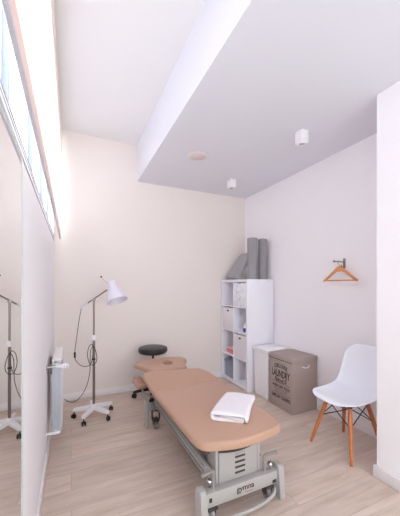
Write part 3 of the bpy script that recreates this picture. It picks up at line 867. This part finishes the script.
tube(b, smoothpath(hk, 4), .002, 8); finish('wire_hook', b, M['chrome'], t)

# ------------------------------------------------------------------ shell chair
CX, CY = 2.112, 1.595
t = thing('shell_chair', 'white moulded shell chair on splayed wooden legs by the right wall', 'chair', (CX, CY, 0), R(0))
# local: chair faces -x
def shell():
    bm = B()
    prof = smoothpath([(-.248, 0, .425), (-.225, 0, .446), (-.17, 0, .445), (-.08, 0, .428), (.02, 0, .415), (.10, 0, .416), (.155, 0, .44), (.188, 0, .50), (.208, 0, .58), (.225, 0, .67), (.242, 0, .76), (.252, 0, .815), (.258, 0, .835)], 6)
    wid = smoothpath([(.190, 0, 0), (.215, 0, 0), (.226, 0, 0), (.230, 0, 0), (.232, 0, 0), (.230, 0, 0), (.222, 0, 0), (.210, 0, 0), (.203, 0, 0), (.198, 0, 0), (.190, 0, 0), (.178, 0, 0), (.17, 0, 0)], 6)
    cup = smoothpath([(.0, 0, 0), (.004, 0, 0), (.012, 0, 0), (.028, 0, 0), (.048, 0, 0), (.062, 0, 0), (.07, 0, 0), (.066, 0, 0), (.056, 0, 0), (.045, 0, 0), (.035, 0, 0), (.028, 0, 0), (.024, 0, 0)], 6)
    n = len(prof); NU = 24; rows_ = []
    # arc length
    d = [0]
    for a, c in zip(prof, prof[1:]): d.append(d[-1] + (c - a).length)
    tot = d[-1]
    def at(s):
        s = max(0, min(tot - 1e-6, s)); j = max(k for k in range(n) if d[k] <= s); j = min(j, n - 2)
        f = (s - d[j]) / (d[j + 1] - d[j]); return prof[j].lerp(prof[j + 1], f), wid[j].lerp(wid[j + 1], f).x, cup[j].lerp(cup[j + 1], f).x, (prof[j + 1] - prof[j]).normalized()
    NV = 44
    for i in range(NV + 1):
        v = .5 - .5 * math.cos(PI * i / NV); v = .35 * v + .65 * i / NV
        row = []
        for k in range(NU + 1):
            u = -1 + 2 * k / NU
            # rounded front and top corners: shorten the strip towards its sides
            au = abs(u)
            cf = .10 * max(0, (au - .35) / .65) ** 2.6 + .006 * au
            ct = .095 * max(0, (au - .30) / .70) ** 2.6
            s = cf * (1 - v) ** 2.2 * 1.0 + v * tot - ct * v ** 3
            s = cf + v * (tot - cf - ct)
            p, w, c, tg = at(s)
            nrm = Vector((-tg.z, 0, tg.x))
            q = p + nrm * (c * au ** 2.2); q.y = u * w * (1 - .10 * au ** 6)
            row.append(bm.verts.new(q))
        rows_.append(row)
    for i in range(NV):
        for k in range(NU): bm.faces.new((rows_[i][k], rows_[i][k + 1], rows_[i + 1][k + 1], rows_[i + 1][k]))
    o = finish('seat_shell', bm, M['plastic'], t, local=True, smooth=70)
    s = o.modifiers.new('thickness', 'SOLIDIFY'); s.thickness = .007; s.offset = -1
    b_ = o.modifiers.new('soft', 'BEVEL'); b_.width = .002; b_.segments = 2; b_.limit_method = 'ANGLE'
shell()
feet = [(-.205, .195), (-.195, -.185), (.19, .18), (.19, -.185)]
tops = [(-.105, .105), (-.105, -.105), (.105, .105), (.105, -.105)]
ztop = .395
def legpt(i, z):
    f = (ztop - z) / ztop; return Vector((tops[i][0] + (feet[i][0] - tops[i][0]) * f, tops[i][1] + (feet[i][1] - tops[i][1]) * f, z))
for i in range(4):
    b = B(); tube(b, [legpt(i, z) for z in (.004, .12, .26, .36, .392)], [.0115, .014, .0168, .0165, .014], 16)
    lg = finish('leg', b, M['beech'], t, local=True)
    b = B(); tube(b, [legpt(i, 0.0), legpt(i, .006)], .011, 14); finish('foot_glide', b, M['black'], lg, local=True)
for i, j in ((0, 1), (1, 3), (3, 2), (2, 0)):
    b = B()
    for p, q in ((i, j), (j, i)):
        tube(b, [legpt(p, .245), legpt(q, .385)], .0042, 8)
    finish('wire_brace', b, M['black'], t, local=True)
b = B()
for i in range(4):
    p = legpt(i, .392); cyl(b, (p.x, p.y, .386), (p.x, p.y, .408), .017, 14, .003)
tube(b, [(-.105, .105, .40), (.105, -.105, .40)], .006, 8); tube(b, [(-.105, -.105, .40), (.105, .105, .40)], .006, 8)
finish('seat_mount', b, M['black'], t, local=True)

# ------------------------------------------------------------------ ceiling fittings
def spot(x, y, label):
    t = thing('ceiling_spotlight', label, 'spotlight', (x, y, ZS), group='surface mounted ceiling spotlights')
    s = .041
    b = B(); box(b, x - s, x + s, y - s, y + s, ZS - .108, ZS, .004, 2); finish('housing', b, M['white'], t)
    b = B(); lathe(b, [(.024, 0), (.033, 0), (.033, -.004), (.030, -.005), (.024, -.002)], (x, y, ZS - .108), seg=28); finish('ring', b, M['white'], t)
    b = B(); lathe(b, [(0, -.002), (.025, -.001), (.025, .0005), (0, .0005)], (x, y, ZS - .108), seg=24); finish('lens', b, M['lens'], t)
spot(1.855, 1.845, 'white square surface spotlight on the lowered ceiling, nearer and larger of the two')
spot(1.871, 3.06, 'white square surface spotlight on the lowered ceiling, farther one near the back wall')
t = thing('ceiling_vent', 'round ivory vent disc set in the lowered ceiling', 'vent', (1.21, 2.65, ZS))
b = B(); lathe(b, [(0, -.012), (.06, -.014), (.066, -.010), (.072, -.010), (.078, -.015), (.098, -.008), (.102, 0), (0, 0)], (1.21, 2.65, ZS), seg=40); finish('disc', b, M['vent'], t)

# ------------------------------------------------------------------ light: daylight through the left window and the added one behind the camera
w = bpy.data.worlds.new('daylight'); scene.world = w; w.use_nodes = True
wn = w.node_tree.nodes; wl = w.node_tree.links
bg = wn['Background']; bg.inputs['Strength'].default_value = 3.2
tcw = wn.new('ShaderNodeTexCoord'); sx = wn.new('ShaderNodeSeparateXYZ'); wl.new(tcw.outputs['Generated'], sx.inputs[0])
mr = wn.new('ShaderNodeMapRange'); mr.inputs['From Min'].default_value = -.25; mr.inputs['From Max'].default_value = .35; wl.new(sx.outputs['Z'], mr.inputs['Value'])
sky = wn.new('ShaderNodeMix'); sky.data_type = 'RGBA'
sky.inputs[6].default_value = (.96, 1.025, .975, 1)      # pale paving and facades outside
sky.inputs[7].default_value = (1.03, 1.105, 1.085, 1)   # bright overcast sky
wl.new(mr.outputs[0], sky.inputs[0]); wl.new(sky.outputs[2], bg.inputs['Color'])
def portal(name, loc, rot, sx, sy):
    l = bpy.data.lights.new(name, 'AREA'); l.shape = 'RECTANGLE'; l.size = sx; l.size_y = sy; l.cycles.is_portal = True
    o = bpy.data.objects.new(name, l); COL.objects.link(o); o.location = loc; o.rotation_euler = rot
portal('window_daylight', (XL - .12, (WY0 + WY1) / 2, (WZ0 + WZ1) / 2), (0, R(-90), 0), WZ1 - WZ0, WY1 - WY0)
portal('window_daylight', ((OX0 + OX1) / 2, YF - .15, (OZ0 + OZ1) / 2), (R(90), 0, 0), OX1 - OX0, OZ1 - OZ0)  # portal for the added window behind the camera

# ------------------------------------------------------------------ camera
cd = bpy.data.cameras.new('camera'); cam = bpy.data.objects.new('camera', cd); COL.objects.link(cam); scene.camera = cam
cam.location = (0, 0, 1.36); cam.rotation_euler = (R(90), 0, R(-24.96))
cd.sensor_fit = 'VERTICAL'; cd.sensor_height = 36; cd.sensor_width = 36
cd.lens = 276.8 / 516 * 36
cd.shift_y = 27.9 / 516
cd.clip_start = .02

# ------------------------------------------------------------------ render look
scene.view_settings.view_transform = 'Standard'; scene.view_settings.look = 'None'; scene.view_settings.gamma = 1
scene.view_settings.use_curve_mapping = False
scene.view_settings.exposure = 1.1
cy = scene.cycles
cy.use_denoising = True; cy.max_bounces = 14; cy.diffuse_bounces = 10; cy.transparent_max_bounces = 12; cy.sample_clamp_indirect = 10
